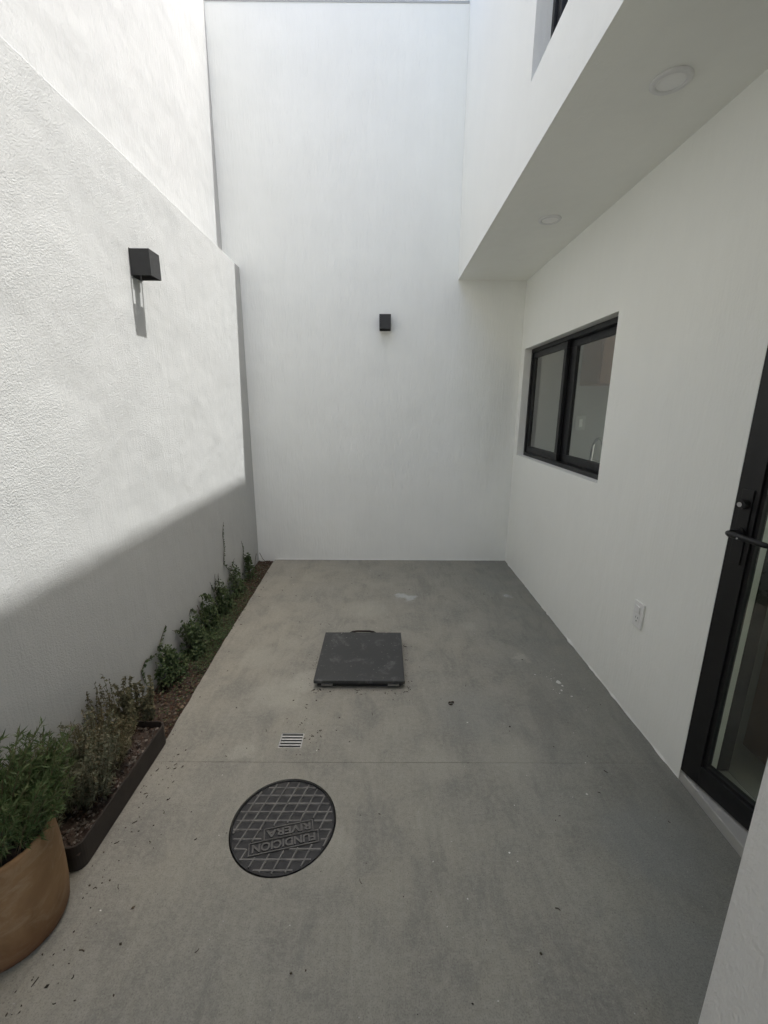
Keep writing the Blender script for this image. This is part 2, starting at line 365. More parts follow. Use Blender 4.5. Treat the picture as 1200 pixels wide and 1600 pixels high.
# ================================================================== house
WY0, WY1, WZ0, WZ1 = 2.445, 3.985, 1.075, 2.000         # kitchen window opening
DY0, DY1, DZ1 = .640, 1.472, 2.33                        # door opening
UY0, UY1, UZ0, UZ1 = 1.0, 2.290, 2.897, 4.2              # upstairs window
XI = XR + .15
house = empty('house', (2.8, 1.0, 0)); tag(house, 'two storey white house with overhanging upper floor, window and glass door', 'house')
obj('ground_floor_wall', plate([[(DY1, -.2), (YB - .001, -.2), (YB - .001, ZS), (DY0, ZS), (DY0, DZ1), (DY1, DZ1)], rect(WY0, WY1, WZ0, WZ1)], yz(XR), 0, .15), M['house'], house)
obj('pier', boxes((XF, XI, -1.40, .600, -.2, ZS - .002)), M['pier'], house, bevel=.006)
obj('jamb_wall', boxes((XR + .001, XI, .602, DY0 - .001, -.2, ZS - .002)), M['house'], house)
obj('door_step', boxes((XR + .002, XI + .05, DY0 + .001, DY1 - .001, -.1, .040)), M['step'], house, bevel=.004)
obj('soffit', boxes((XF + .002, XI + 3.2, -1.40, YB - .002, ZS, ZS + .14)), M['soffit'], house)
PAR = .868 + (XF - XL) * 2.8
obj('upper_facade', plate([rect(-1.40, YB - .001, ZS - .001, PAR), rect(UY0, UY1, UZ0, UZ1)], yz(XF), 0, .15), M['house'], house)
obj('roof', boxes((XF + .151, XI + 3.2, -1.40, YB - .002, PAR - .5, PAR - .35)), M['roof'], house)
obj('added_shade_slab', boxes((XL + .002, XF - .001, -1.40, .950, ZS + .1, ZS + .3)), M['soffit'], house)  # unseen slab above the camera, added to darken the near floor
obj('side_wall', boxes((XF + .001, XI + 3.2, YB + .001, YB + 1.4, ZH + .012, PAR)), M['house'], house)
obj('side_wall', boxes((XI + .02, XI + 3.2, YB + .001, YB + .15, ZS + .142, ZH + .011)), M['house'], house)
obj('side_wall', boxes((XF + .001, XI + 3.2, -1.55, -1.401, -.2, PAR - .1)), M['house'], house)
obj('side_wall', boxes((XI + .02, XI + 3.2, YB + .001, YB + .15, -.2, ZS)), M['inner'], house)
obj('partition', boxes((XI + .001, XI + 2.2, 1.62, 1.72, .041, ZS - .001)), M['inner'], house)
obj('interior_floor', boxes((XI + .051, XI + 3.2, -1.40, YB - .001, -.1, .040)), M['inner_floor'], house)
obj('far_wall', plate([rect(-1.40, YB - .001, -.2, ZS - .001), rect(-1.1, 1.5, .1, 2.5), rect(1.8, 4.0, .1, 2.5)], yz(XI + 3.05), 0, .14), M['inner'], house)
obj('far_wall', boxes((XI + 3.05, XI + 3.19, -1.40, YB - .001, ZS + .142, PAR - .5)), M['inner'], house)
ragged_base('plaster_bead', ((XR - .0005, DY1, .0005), (XR - .0005, YB - .01, .0005)), (-1, 0, 0), M['house'], house, 11)

def frame_ring(bm, x0, x1, y0, y1, z0, z1, w_, wb=None):
    wb = wb or w_
    for b in ((x0, x1, y0, y1, z0, z0 + wb), (x0, x1, y0, y1, z1 - w_, z1), (x0, x1, y0, y0 + w_, z0 + wb, z1 - w_), (x0, x1, y1 - w_, y1, z0 + wb, z1 - w_)): box(bm, *b)
def sliding_window(name, y0, y1, z0, z1, x, split, label, parent):
    wn = obj(name, bmesh.new(), M['black'], parent)
    me = bmesh.new(); frame_ring(me, x, x + .085, y0 + .003, y1 - .003, z0 + .003, z1 - .003, .030); me.to_mesh(wn.data); me.free()
    wn['label'] = label
    # outer track: fixed far sash; inner track: near sash
    b1 = bmesh.new(); frame_ring(b1, x + .012, x + .040, split - .020, y1 - .034, z0 + .034, z1 - .034, .045, .055)
    obj('sash', b1, M['black'], wn, bevel=.002)
    b2 = bmesh.new(); frame_ring(b2, x + .045, x + .073, y0 + .034, split + .015, z0 + .034, z1 - .034, .045, .055); box(b2, x + .046, x + .072, split - .115, split - .0305, z0 + .0895, z1 - .0795)
    obj('sash', b2, M['black'], wn, bevel=.002)
    obj('pane', boxes((x + .024, x + .029, split + .024, y1 - .078, z0 + .088, z1 - .078)), M['glass'], wn)
    obj('pane', boxes((x + .057, x + .062, y0 + .078, split - .030, z0 + .088, z1 - .078)), M['glass'], wn)
    return wn
sliding_window('window', WY0, WY1, WZ0, WZ1, XR + .060, 3.275, 'black sliding window set into the ground floor wall', house)
sliding_window('window', UY0, UY1, UZ0, UZ1, XF + .070, 1.62, 'black upstairs window cut off by the top of the picture', house)
obj('window_sill', boxes((XR + .001, XR + .060, WY0 + .002, WY1 - .002, WZ0 - .004, WZ0 + .003)), M['house'], house)

# glass door, hinged at the near jamb and standing a little open towards the patio
HP = Vector((1.420, .655, 0)); FP = Vector((1.238, 1.467, 0))
dd = (FP - HP).normalized(); dn = Vector((-dd.y, dd.x, 0)); WD = (FP - HP).length       # dn points to the patio
door = obj('door', bmesh.new(), M['black'], house); door['label'] = 'black framed glass door standing slightly open'
def dbox(bm, a0, a1, n0, n1, z0, z1):
    vs = box(bm, 0, 1, 0, 1, 0, 1)
    for vv, (a, n_, z) in zip(vs, ((a0, n0, z0), (a1, n0, z0), (a1, n1, z0), (a0, n1, z0), (a0, n0, z1), (a1, n0, z1), (a1, n1, z1), (a0, n1, z1))):
        vv.co = HP + dd * a + dn * n_ + Vector((0, 0, z))
DT, DB = DZ1 - .04, .052
b1 = bmesh.new()
for q in ((WD - .075, WD, -.045, 0, DB, DT), (0, .075, -.045, 0, DB, DT), (.075, WD - .075, -.045, 0, DB, DB + .085), (.075, WD - .075, -.045, 0, DT - .085, DT)): dbox(b1, *q)
bmesh.ops.recalc_face_normals(b1, faces=b1.faces); b1.to_mesh(door.data); b1.free()
bv = door.modifiers.new('bevel', 'BEVEL'); bv.width = .002; bv.segments = 2
b1 = bmesh.new()
for q in ((WD - .087, WD - .075, -.036, -.010, DB + .085, DT - .085), (.075, .087, -.036, -.010, DB + .085, DT - .085), (.087, WD - .087, -.036, -.010, DB + .085, DB + .097), (.087, WD - .087, -.036, -.010, DT - .097, DT - .085)): dbox(b1, *q)
obj('gasket', b1, M['gasket'], door)
b1 = bmesh.new(); dbox(b1, .087, WD - .087, -.026, -.020, DB + .097, DT - .097); obj('pane', b1, M['glass'], door)
b1 = bmesh.new(); dbox(b1, WD - .060, WD - .020, 0, .006, .97, 1.235); obj('lock_plate', b1, M['black'], door, bevel=.002)
def dpt(a, n_, z): return HP + dd * a + dn * n_ + Vector((0, 0, z))
b1 = bmesh.new(); tube(b1, [dpt(WD - .040, .006, 1.185), dpt(WD - .040, .030, 1.185)], .016, 16); obj('lock_cylinder', b1, M['black'], door)
b1 = bmesh.new(); tube(b1, [dpt(WD - .040, .0301, 1.185), dpt(WD - .040, .033, 1.185)], .0085, 14); obj('keyway', b1, M['chrome'], door)
b1 = bmesh.new()
tube(b1, [dpt(WD - .040, .006, 1.085), dpt(WD - .040, .045, 1.085), dpt(WD - .042, .056, 1.085), dpt(WD - .052, .062, 1.085), dpt(WD - .10, .062, 1.083), dpt(WD - .165, .060, 1.080), dpt(WD - .175, .058, 1.079)], [.010, .010, .0105, .011, .0105, .0095, .007], 12)
obj('handle', b1, M['black'], door, smooth=True)
b1 = bmesh.new(); tube(b1, [dpt(WD - .040, .006, 1.085), dpt(WD - .040, .014, 1.085)], .019, 18); obj('handle_rose', b1, M['black'], door)
b1 = bmesh.new(); tube(b1, [dpt(WD - .085, .0725, 1.081), dpt(WD - .085, .0745, 1.081)], .0035, 10); obj('screw', b1, M['chrome'], door)
jf = obj('door_frame', boxes((XI + .002, XI + .052, DY1 - .002, DY1 + .060, .042, DZ1 - .002)), M['black'], house, bevel=.002)
obj('jamb', boxes((XI + .002, XI + .052, DY0 - .060, DY0 + .012, .042, DZ1 - .002)), M['black'], jf)
obj('head', boxes((XI + .002, XI + .052, DY0 + .013, DY1 - .003, DZ1 - .06, DZ1 - .002)), M['black'], jf)

# things inside the house seen through the glass
cb = empty('wall_cabinet', (2.1, YB - .2, 1.62)); tag(cb, 'brown wooden wall cabinet inside, seen through the kitchen window', 'cabinet')
obj('carcass', boxes((1.80, 2.9, YB - .34, YB - .004, 1.70, 2.4)), M['wood'], cb)
for i in range(2): obj('cabinet_door', boxes((1.805 + i * .34, 2.135 + i * .34, YB - .362, YB - .342, 1.705, 2.395)), M['wood'], cb, bevel=.002)
ct = empty('kitchen_counter', (1.7, 3, 0)); tag(ct, 'grey stone counter with sink inside below the kitchen window', 'counter')
obj('worktop', plate([rect(XI + .001, XI + .62, 1.75, YB - .003), rect(XI + .14, XI + .48, 2.55, 3.15)], flat, .985, 1.015), M['counter'], ct)
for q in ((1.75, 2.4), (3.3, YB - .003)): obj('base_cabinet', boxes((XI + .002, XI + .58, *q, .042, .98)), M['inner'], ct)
obj('sink', boxes((XI + .13, XI + .49, 2.54, 3.16, .80, .83), (XI + .125, XI + .139, 2.54, 3.16, .83, .984), (XI + .481, XI + .495, 2.54, 3.16, .83, .984), (XI + .14, XI + .48, 2.535, 2.549, .83, .984), (XI + .14, XI + .48, 3.151, 3.165, .83, .984)), M['steel'], ct)
fa = empty('faucet', (1.55, 3.22, 1.016)); tag(fa, 'chrome gooseneck kitchen faucet seen through the window', 'faucet')
fx, fy = 1.62, 3.34
b1 = bmesh.new(); pts = [(fx, fy, 1.016), (fx, fy, 1.10)] + [(fx + .004, fy - .085 + .085 * math.cos(a), 1.17 + .11 * math.sin(a)) for a in [k * math.pi / 12 for k in range(13)]] + [(fx + .005, fy - .17, 1.13)]
tube(b1, pts, .010, 10); obj('spout', b1, M['chrome'], fa, smooth=True)
b1 = bmesh.new(); tube(b1, [(fx, fy, 1.0155), (fx, fy, 1.07)], .022, 16); obj('base', b1, M['chrome'], fa)
b1 = bmesh.new(); tube(b1, [(fx + .02, fy, 1.05), (fx + .07, fy, 1.075)], .006, 8); obj('lever', b1, M['chrome'], fa)
ip = empty('switch_plate', (1.78, YB - .005, 1.33)); tag(ip, 'pale switch plate on the kitchen wall seen through the window', 'switch')
obj('plate', boxes((1.80, 1.89, YB - .012, YB - .002, 1.30, 1.43)), M['counter'], ip, bevel=.003)
obj('rocker', boxes((1.83, 1.86, YB - .017, YB - .0125, 1.33, 1.40)), M['plastic'], ip, bevel=.002)
bc = empty('wooden_cabinet', (1.9, 1.5, .04)); tag(bc, 'brown wooden cabinet standing inside, seen low through the glass door', 'cabinet')
obj('carcass', boxes((1.62, 2.6, 1.30, 1.615, .042, .95)), M['wood'], bc)
obj('cabinet_top', boxes((1.61, 2.61, 1.285, 1.616, .952, .98)), M['wood'], bc)

# ================================================================== wall fittings
def wall_lamp(label, base, out, along):
    """square tube lamp, open above and below, with a stepped inner plate; out = away from wall, along = sideways"""
    o, a, b_ = Vector(out), Vector(along), Vector(base)
    r = empty('wall_lamp', base); tag(r, label, 'lamp', 'black cube wall lamps')
    W, D, H, t_ = .100, .100, .118, .0022
    def bb(bm, a0, a1, d0, d1, z0, z1):
        vs = box(bm, 0, 1, 0, 1, 0, 1)
        for vv, (p, q, z) in zip(vs, ((a0, d0, z0), (a1, d0, z0), (a1, d1, z0), (a0, d1, z0), (a0, d0, z1), (a1, d0, z1), (a1, d1, z1), (a0, d1, z1))):
            vv.co = b_ + a * p + o * q + Vector((0, 0, z))
    bm = bmesh.new(); h = W / 2
    bb(bm, -h, -h + t_, .003, D, 0, H); bb(bm, h - t_, h, .003, D, 0, H); bb(bm, -h + t_, h - t_, D - t_, D, 0, H)
    obj('shade', bm, M['lampblack'], r)
    bm = bmesh.new(); bb(bm, -h + t_, h - t_, .0005, .004, -.004, H + .004); obj('back_plate', bm, M['lampblack'], r)
    bm = bmesh.new()
    bb(bm, -.0335, .0335, .004, .054, H - .030, H - .025); bb(bm, -.022, .022, .054, .080, H - .030, H - .025); bb(bm, -h + t_, h - t_, .080, D - t_, H - .030, H - .025)
    obj('lamp_holder', bm, M['gasket'], r)
    bm = bmesh.new(); bb(bm, -.010, .010, .02, .04, H - .040, H - .0305); obj('bulb', bm, M['lightdisc'], r)
wall_lamp('black cube wall lamp on the sunlit left wall, casting a long shadow', (XL, 2.380, 2.124), (1, 0, 0), (0, 1, 0))
wall_lamp('small black cube wall lamp on the shaded far wall', (.015, YB, 2.160), (0, -1, 0), (1, 0, 0))

ol = empty('outlet', (XR, 1.89, .535)); tag(ol, 'white wall plate with switch and power socket low on the right wall', 'outlet')
obj('cover_plate', boxes((XR - .009, XR - .0005, 1.850, 1.925, .470, .600)), M['plastic'], ol, bevel=.003)
obj('switch_rocker', boxes((XR - .0145, XR - .0095, 1.872, 1.903, .545, .580)), M['plastic'], ol, bevel=.002)
so = obj('socket', boxes((XR - .0115, XR - .0095, 1.870, 1.905, .492, .535)), M['plastic'], ol, bevel=.001)
for q in ((1.893, 1.8955, .516, .526), (1.879, 1.8815, .516, .526), (1.8845, 1.8905, .500, .506)): obj('slot', boxes((XR - .0122, XR - .0116, *q)), M['dark_hole'], so)

def downlight(label, x, y):
    r = empty('ceiling_light', (x, y, ZS)); tag(r, label, 'light', 'round ceiling downlights')
    bm = bmesh.new(); lathe(bm, x, y, [(.0635, ZS - .0005), (.0635, ZS - .006), (.060, ZS - .009), (.048, ZS - .010), (.045, ZS - .008), (.045, ZS - .0005)]); obj('trim_ring', bm, M['lightring'], r, smooth=True)
    bm = bmesh.new(); rg = lathe(bm, x, y, [(.0445, ZS - .005), (.020, ZS - .006), (.002, ZS - .006)]); bm.faces.new(rg[-1]); obj('diffuser', bm, M['lightdisc'], r, smooth=True)
downlight('round white downlight in the soffit, larger and nearer the top of the picture', .963, 1.742)
downlight('round white downlight in the soffit, smaller and nearer the far wall', .970, 2.840)

# ================================================================== floor covers
hc = empty('access_hatch', (-.12, 2.31, 0)); tag(hc, 'square dark grey steel hatch lid lying on the concrete', 'hatch')
obj('frame', boxes((-.355, -.338, 2.075, 2.545, .0005, .030), (.093, .110, 2.075, 2.545, .0005, .030), (-.338, .093, 2.075, 2.090, .0005, .028), (-.338, .093, 2.530, 2.545, .0005, .028)), M['gasket'], hc)
obj('lid', boxes((-.372, .127, 2.053, 2.570, .0305, .050)), M['hatch'], hc, bevel=.003)
for x in (-.30, .065): 
    b1 = bmesh.new(); tube(b1, [(x - .03, 2.062, .018), (x + .03, 2.062, .018)], .009, 10); obj('hinge', b1, M['iron_worn'], hc)
b1 = bmesh.new()
tube(b1, [(-.215, 2.560, .030), (-.215, 2.585, .032), (-.195, 2.600, .036), (-.165, 2.606, .038), (-.085, 2.606, .038), (-.055, 2.600, .036), (-.035, 2.585, .032), (-.035, 2.560, .030)], .0065, 8); obj('handle', b1, M['trough'], hc, smooth=True)

dr = empty('floor_drain', (-.416, 1.677, 0)); tag(dr, 'small square slotted drain set in the concrete', 'drain')
obj('drain_box', plate([rect(GR[0] + .0005, GR[1] - .0005, GR[2] + .0005, GR[3] - .0005), rect(GR[0] + .006, GR[1] - .006, GR[2] + .005, GR[3] - .005)], flat, -.0015, -.06), M['steel'], dr)
obj('drain_bottom', boxes((GR[0] + .006, GR[1] - .006, GR[2] + .005, GR[3] - .005, -.060, -.050)), M['dark_hole'], dr)
pitch = (GR[3] - GR[2] - .010) / 4.6
for i in range(4):
    y = GR[2] + .005 + pitch * (.8 + i)
    obj('bar', boxes((GR[0] + .0062, GR[1] - .0062, y - .0042, y + .0042, -.009, -.001)), M['steel'], dr, bevel=.0012)

mc = empty('manhole_cover', (MC[0], MC[1], 0)); tag(mc, 'round cast iron manhole cover with raised grid and lettering', 'manhole cover')
RC = .1885; ZC = -.0055
bm = bmesh.new(); rg = lathe(bm, MC[0], MC[1], [(RC, -.03), (RC, ZC - .001), (RC - .002, ZC)], 72); bm.faces.new(rg[-1]); obj('disc', bm, M['iron'], mc)
bm = bmesh.new(); lathe(bm, MC[0], MC[1], [(RC - .0005, ZC + .0002), (RC - .0010, ZC + .0052), (RC - .0030, ZC + .0052), (RC - .0045, ZC + .0002)], 72); obj('rim', bm, M['iron'], mc)
TA = math.radians(13); ta = Vector((math.cos(TA), math.sin(TA))); tn = Vector((-ta.y, ta.x))
plates = (((-.3425, 1.199), .122, .0235), ((-.336, 1.246), .088, .0225))      # centre, half length, half height
def in_plate(p, mg=.004):
    for c, hl, hh in plates:
        d = Vector(p) - Vector(c)
        if abs(d.dot(ta)) < hl + mg and abs(d.dot(tn)) < hh + mg: return True
    return False
def rib_line(p, d, wd, ht):
    p = Vector(p); d = Vector(d).normalized(); n_ = Vector((-d.y, d.x)); step = .004; run = None
    def emit(s0, s1):
        if s1 - s0 < .008: return
        bm = bmesh.new(); a, b = p + d * s0, p + d * s1; vs = []
        for q, k, z in ((a, -1, 0), (a, 1, 0), (b, 1, 0), (b, -1, 0), (a, -.5, 1), (a, .5, 1), (b, .5, 1), (b, -.5, 1)):
            r_ = q + n_ * (k * wd / 2); vs.append(bm.verts.new((r_.x, r_.y, ZC - .0003 + (ht if z else 0))))
        for f in ((0, 3, 2, 1), (4, 5, 6, 7), (0, 1, 5, 4), (1, 2, 6, 5), (2, 3, 7, 6), (3, 0, 4, 7)): bm.faces.new([vs[i] for i in f])
        obj('rib', bm, M['iron_worn'], mc)
    s = -.45
    while s < .45:
        q = p + d * s; ok = (q - Vector(MC)).length < RC - .008 and not in_plate(q)
        if ok and run is None: run = s
        if not ok and run is not None: emit(run, s - step); run = None
        s += step
for i in range(-12, 13): rib_line((MC[0], 1.318 + i * .0355), (1, .004), .0088, .0052)
for i in range(-14, 15): rib_line((-.366 + i * .0435, 1.351), (.0535, .165), .0082, .0050)
def flat_text(s, c, hh, length, parent, m):
    cu = bpy.data.curves.new('t', 'FONT'); cu.body = s; cu.align_x = 'CENTER'; cu.align_y = 'CENTER'; cu.extrude = .0011; cu.size = 1; cu.extrude = .02; cu.offset = .03
    to = bpy.data.objects.new('t', cu); C.objects.link(to); dg = bpy.context.evaluated_depsgraph_get(); dg.update()
    me = bpy.data.meshes.new_from_object(to.evaluated_get(dg)); bpy.data.objects.remove(to)
    xs = [v.co.x for v in me.vertices]; ys = [v.co.y for v in me.vertices]
    sx = length / (max(xs) - min(xs)); sy = hh / (max(ys) - min(ys)); mx, my = (max(xs) + min(xs)) / 2, (max(ys) + min(ys)) / 2
    for v in me.vertices:                                                       # turned half round: it reads from the far side
        a = -(v.co.x - mx) * sx; b = -(v.co.y - my) * sy; z = ZC + (.0046 if v.co.z > 0 else .0002)
        v.co = (c[0] + ta.x * a + tn.x * b, c[1] + ta.y * a + tn.y * b, z)
    me.materials.append(m); o = bpy.data.objects.new('lettering', me); C.objects.link(o)
    o.parent = parent; o.matrix_parent_inverse = Matrix.Translation(-worldloc(parent)); return o
for (c, hl, hh), s in zip(plates, ('FUNDICION', 'RIVERA')):
    flat_text(s, c, hh * 1.3, hl * 1.8, mc, M['letter'])
    def lp(k): return [(c[0] + ta.x * a * (hl - k) + tn.x * b * (hh - k), c[1] + ta.y * a * (hl - k) + tn.y * b * (hh - k)) for a, b in ((-1, -1), (1, -1), (1, 1), (-1, 1))]
    obj('name_border', plate([lp(.0), lp(.0035)], flat, ZC + .0002, ZC + .0044), M['letter'], mc)

# ================================================================== planting
def leaf_quads(V, F, p, d, nrm, ln, wd, fold=.25):
    """one pointed, folded leaf of 4 triangles"""
    d = d.normalized(); s = d.cross(nrm)
    if s.length < 1e-4: s = d.orthogonal()
    s.normalize(); n_ = s.cross(d); i = len(V)
    V += [tuple(p), tuple(p + d * ln * .45 + s * wd * .5 + n_ * wd * fold), tuple(p + d * ln * .55), tuple(p + d * ln * .45 - s * wd * .5 + n_ * wd * fold), tuple(p + d * ln - n_ * ln * .12)]
    F += [(i, i + 1, i + 2), (i, i + 2, i + 3), (i + 1, i + 4, i + 2), (i + 2, i + 4, i + 3)]
def rv(rng): 
    while True:
        v = Vector((rng.uniform(-1, 1), rng.uniform(-1, 1), rng.uniform(-1, 1)))
        if .05 < v.length < 1: return v
def stems_mesh(lines, r0, r1, n=5):
    bm = bmesh.new()
    for pts in lines:
        k = len(pts); tube(bm, pts, [r0 + (r1 - r0) * i / (k - 1) for i in range(k)], n)
    return bm

# soil strip and trough soil
def rough_sheet(name, x0, x1, y0, y1, z, m, parent, amp=.012, res=.012, right=None):
    nx, ny = max(2, int((x1 - x0) / res)), int((y1 - y0) / res); vs, fs = [], []
    for j in range(ny + 1):
        y = y0 + (y1 - y0) * j / ny; xe = right(y) if right else x1
        for i in range(nx + 1):
            x = x0 + (xe - x0) * i / nx
            vs.append((x, y, z + amp * noise.noise(Vector((x * 22, y * 22, 3))) + amp * .5 * noise.noise(Vector((x * 70, y * 70, 9)))))
    for j in range(ny):
        for i in range(nx):
            a = j * (nx + 1) + i; fs.append((a, a + 1, a + nx + 2, a + nx + 1))
    return obj(name, (vs, [], fs), m, parent, smooth=True)
edge = lambda y: (-1.083 + (YB - y) / (YB - 2.5) * .048 if y > 2.5 else -1.035 + (2.5 - y) / (2.5 - JY) * .048)
bed = empty('planting_bed', (-1.14, 2.9, -.03)); tag(bed, 'narrow strip of dark soil between the left wall and the concrete', kind='structure')
rough_sheet('soil', XL + .0005, -1.0, 1.70, YB - .002, -.016, M['soil'], bed, right=lambda y: edge(y) - .004)
def bits(name, n, fn, m, parent, smin, smax, flatk, seed, label=None):
    rng = random.Random(seed); V, F = [], []
    for _ in range(n):
        p = Vector(fn(rng)); s = rng.uniform(smin, smax) * (1 if rng.random() < .85 else 1.7); i = len(V)
        q = Matrix.Rotation(rng.uniform(0, 6.3), 3, 'Z') @ Matrix.Rotation(rng.uniform(-.5, .5), 3, 'X')
        for c in ((1, 0, 0), (-1, 0, 0), (0, .7, 0), (0, -.7, 0), (0, 0, flatk), (0, 0, -flatk)):
            V.append(tuple(p + q @ Vector(c) * s * rng.uniform(.7, 1.25)))
        for f in ((0, 2, 4), (2, 1, 4), (1, 3, 4), (3, 0, 4), (2, 0, 5), (1, 2, 5), (3, 1, 5), (0, 3, 5)): F.append(tuple(i + k for k in f))
    o = obj(name, (V, [], F), m, parent); o['kind'] = 'stuff'
    if label: o['label'] = label
    return o
def bed_pt(rng):
    y = rng.uniform(1.70, YB - .02); return (rng.uniform(XL + .01, edge(y) - .008), y, -.010 + rng.uniform(-.004, .006))
bits('mulch', 2600, bed_pt, M['mulch'], bed, .004, .011, .45, 5)
bits('pebbles', 420, bed_pt, M['gravel'], bed, .003, .007, .7, 6)

# trough planter
tp = empty('trough_planter', (-1.09, 1.39, 0)); tag(tp, 'low dark brown trough planter with rounded corner beside the left wall', 'planter')
TX0, TX1, TY0, TY1, TZ = -1.225, -.984, 1.095, 1.682, .100
def rr(x0, x1, y0, y1, r, n=6):
    out = []
    for cx, cy, a0 in ((x1 - r, y1 - r, 0), (x0 + r, y1 - r, 90), (x0 + r, y0 + r, 180), (x1 - r, y0 + r, 270)):
        for k in range(n + 1): a = R_(a0 + 90 * k / n); out.append((cx + r * math.cos(a), cy + r * math.sin(a)))
    return out
obj('trough_wall', plate([rr(TX0, TX1, TY0, TY1, .035), rr(TX0 + .007, TX1 - .007, TY0 + .007, TY1 - .007, .029)], flat, .0006, TZ), M['trough'], tp, bevel=.002)
rough_sheet('soil', TX0 + .005, TX1 - .005, TY0 + .005, TY1 - .005, TZ - .034, M['soil'], tp, amp=.014)
def tr_pt(rng): return (rng.uniform(TX0 + .03, TX1 - .02), rng.uniform(TY0 + .03, TY1 - .02), TZ - .026 + rng.uniform(-.004, .004))
bits('pebbles', 750, tr_pt, M['gravel'], tp, .003, .0085, .75, 8)

# clay pot
PX, PY = -1.085, .948
pot = empty('clay_pot', (PX, PY, 0)); tag(pot, 'weathered terracotta pot at the lower left edge of the picture', 'pot')
bm = bmesh.new()
rg = lathe(bm, PX, PY, [(.118, .0006), (.130, .008), (.1375, .03), (.142, .08), (.1425, .14), (.141, .22), (.139, .30), (.1395, .325), (.137, .332), (.130, .334), (.125, .330), (.123, .315), (.120, .20)], 96); bm.faces.new(rg[0][::-1])
for v in bm.verts:
    k = noise.noise(v.co * 9) * .003 + noise.noise(v.co * 40) * .0012; d = Vector((v.co.x - PX, v.co.y - PY, 0)).normalized(); v.co += d * k
obj('pot_body', bm, M['terra'], pot, smooth=True)
bm = bmesh.new(); rg = lathe(bm, PX, PY, [(.1225, .295), (.10, .298), (.05, .302), (.005, .300)], 48); bm.faces.new(rg[-1])
for v in bm.verts: v.co.z += noise.noise(v.co * 40) * .006
obj('pot_soil', bm, M['soil'], pot, smooth=True)

def herb(name, label, cat, base, n, h, spread, lm, ll, lw, per, seed, lean=(0, 0), group=None, upright=.6, droop=0.0):
    rng = random.Random(seed); b = Vector(base); r = empty(name, base); tag(r, label, cat, group)
    lines, V, F = [], [], []
    for s in range(n):
        a = rng.uniform(0, 6.283); rad = math.sqrt(rng.random()); hh = h * rng.uniform(.45, 1.08)
        p0 = b + Vector((math.cos(a) * rad * spread[0] * .6, math.sin(a) * rad * spread[1] * .6, 0))
        tip = b + Vector((math.cos(a) * rad * spread[0] + lean[0] * hh, math.sin(a) * rad * spread[1] + lean[1] * hh, hh))
        bend = rv(rng) * hh * .10; pts = []
        for k in range(6):
            t = k / 5; q = p0.lerp(tip, t) + bend * math.sin(t * math.pi) + Vector((0, 0, -droop * hh * t ** 3))
            q.x = max(q.x, XL + .006); pts.append(q)
        lines.append(pts)
        for k in range(per):
            t = rng.uniform(.18, 1.0); i = min(4, int(t * 5)); q = pts[i].lerp(pts[i + 1], t * 5 - i)
            ax = (pts[i + 1] - pts[i]).normalized(); d = (rv(rng) * 1.0 + ax * upright).normalized()
            L_ = ll * rng.uniform(.6, 1.25) * (1.1 - .35 * t)
            q2 = q + d * L_
            if q2.x < XL + .004: d.x = abs(d.x)
            leaf_quads(V, F, q, d, rv(rng), L_, lw * rng.uniform(.7, 1.2))
    obj('stems', stems_mesh(lines, .0016, .0007), M['stem'], r)
    obj('foliage', (V, [], F), lm, r)
    return r
herb('potted_herb', 'bushy bright green herb growing in the terracotta pot', 'plant', (PX, PY, .297), 150, .235, (.175, .175), M['herb'], .034, .0048, 64, 21, lean=(.04, .30), droop=.15)
tg = 'herbs in the trough'
herb('trough_herb', 'drooping brownish herb at the far end of the trough', 'plant', (-1.135, 1.700, .060), 46, .285, (.095, .095), M['dry'], .018, .010, 84, 31, group=tg, droop=.30, upright=-.2)
herb('trough_herb', 'thin dry twiggy herb with bare stems, second from the far end of the trough', 'plant', (-1.185, 1.580, .066), 20, .325, (.06, .075), M['dry'], .015, .010, 34, 32, group=tg, upright=.2)
herb('trough_herb', 'straw coloured wispy herb in the middle of the trough', 'plant', (-1.135, 1.465, .066), 66, .255, (.135, .115), M['straw'], .023, .0042, 54, 33, group=tg, lean=(.10, 0), upright=.1, droop=.1)
herb('trough_herb', 'spreading grey green herb in the trough nearest the pot', 'plant', (-1.135, 1.310, .066), 150, .29, (.150, .150), M['greyherb'], .021, .0065, 62, 34, group=tg, lean=(.05, 0), upright=.2, droop=.1)
herb('trough_herb', 'low grey green herb tucked behind the terracotta pot', 'plant', (-1.170, 1.165, .066), 80, .30, (.10, .11), M['greyherb'], .022, .007, 60, 35, group=tg, upright=.2)

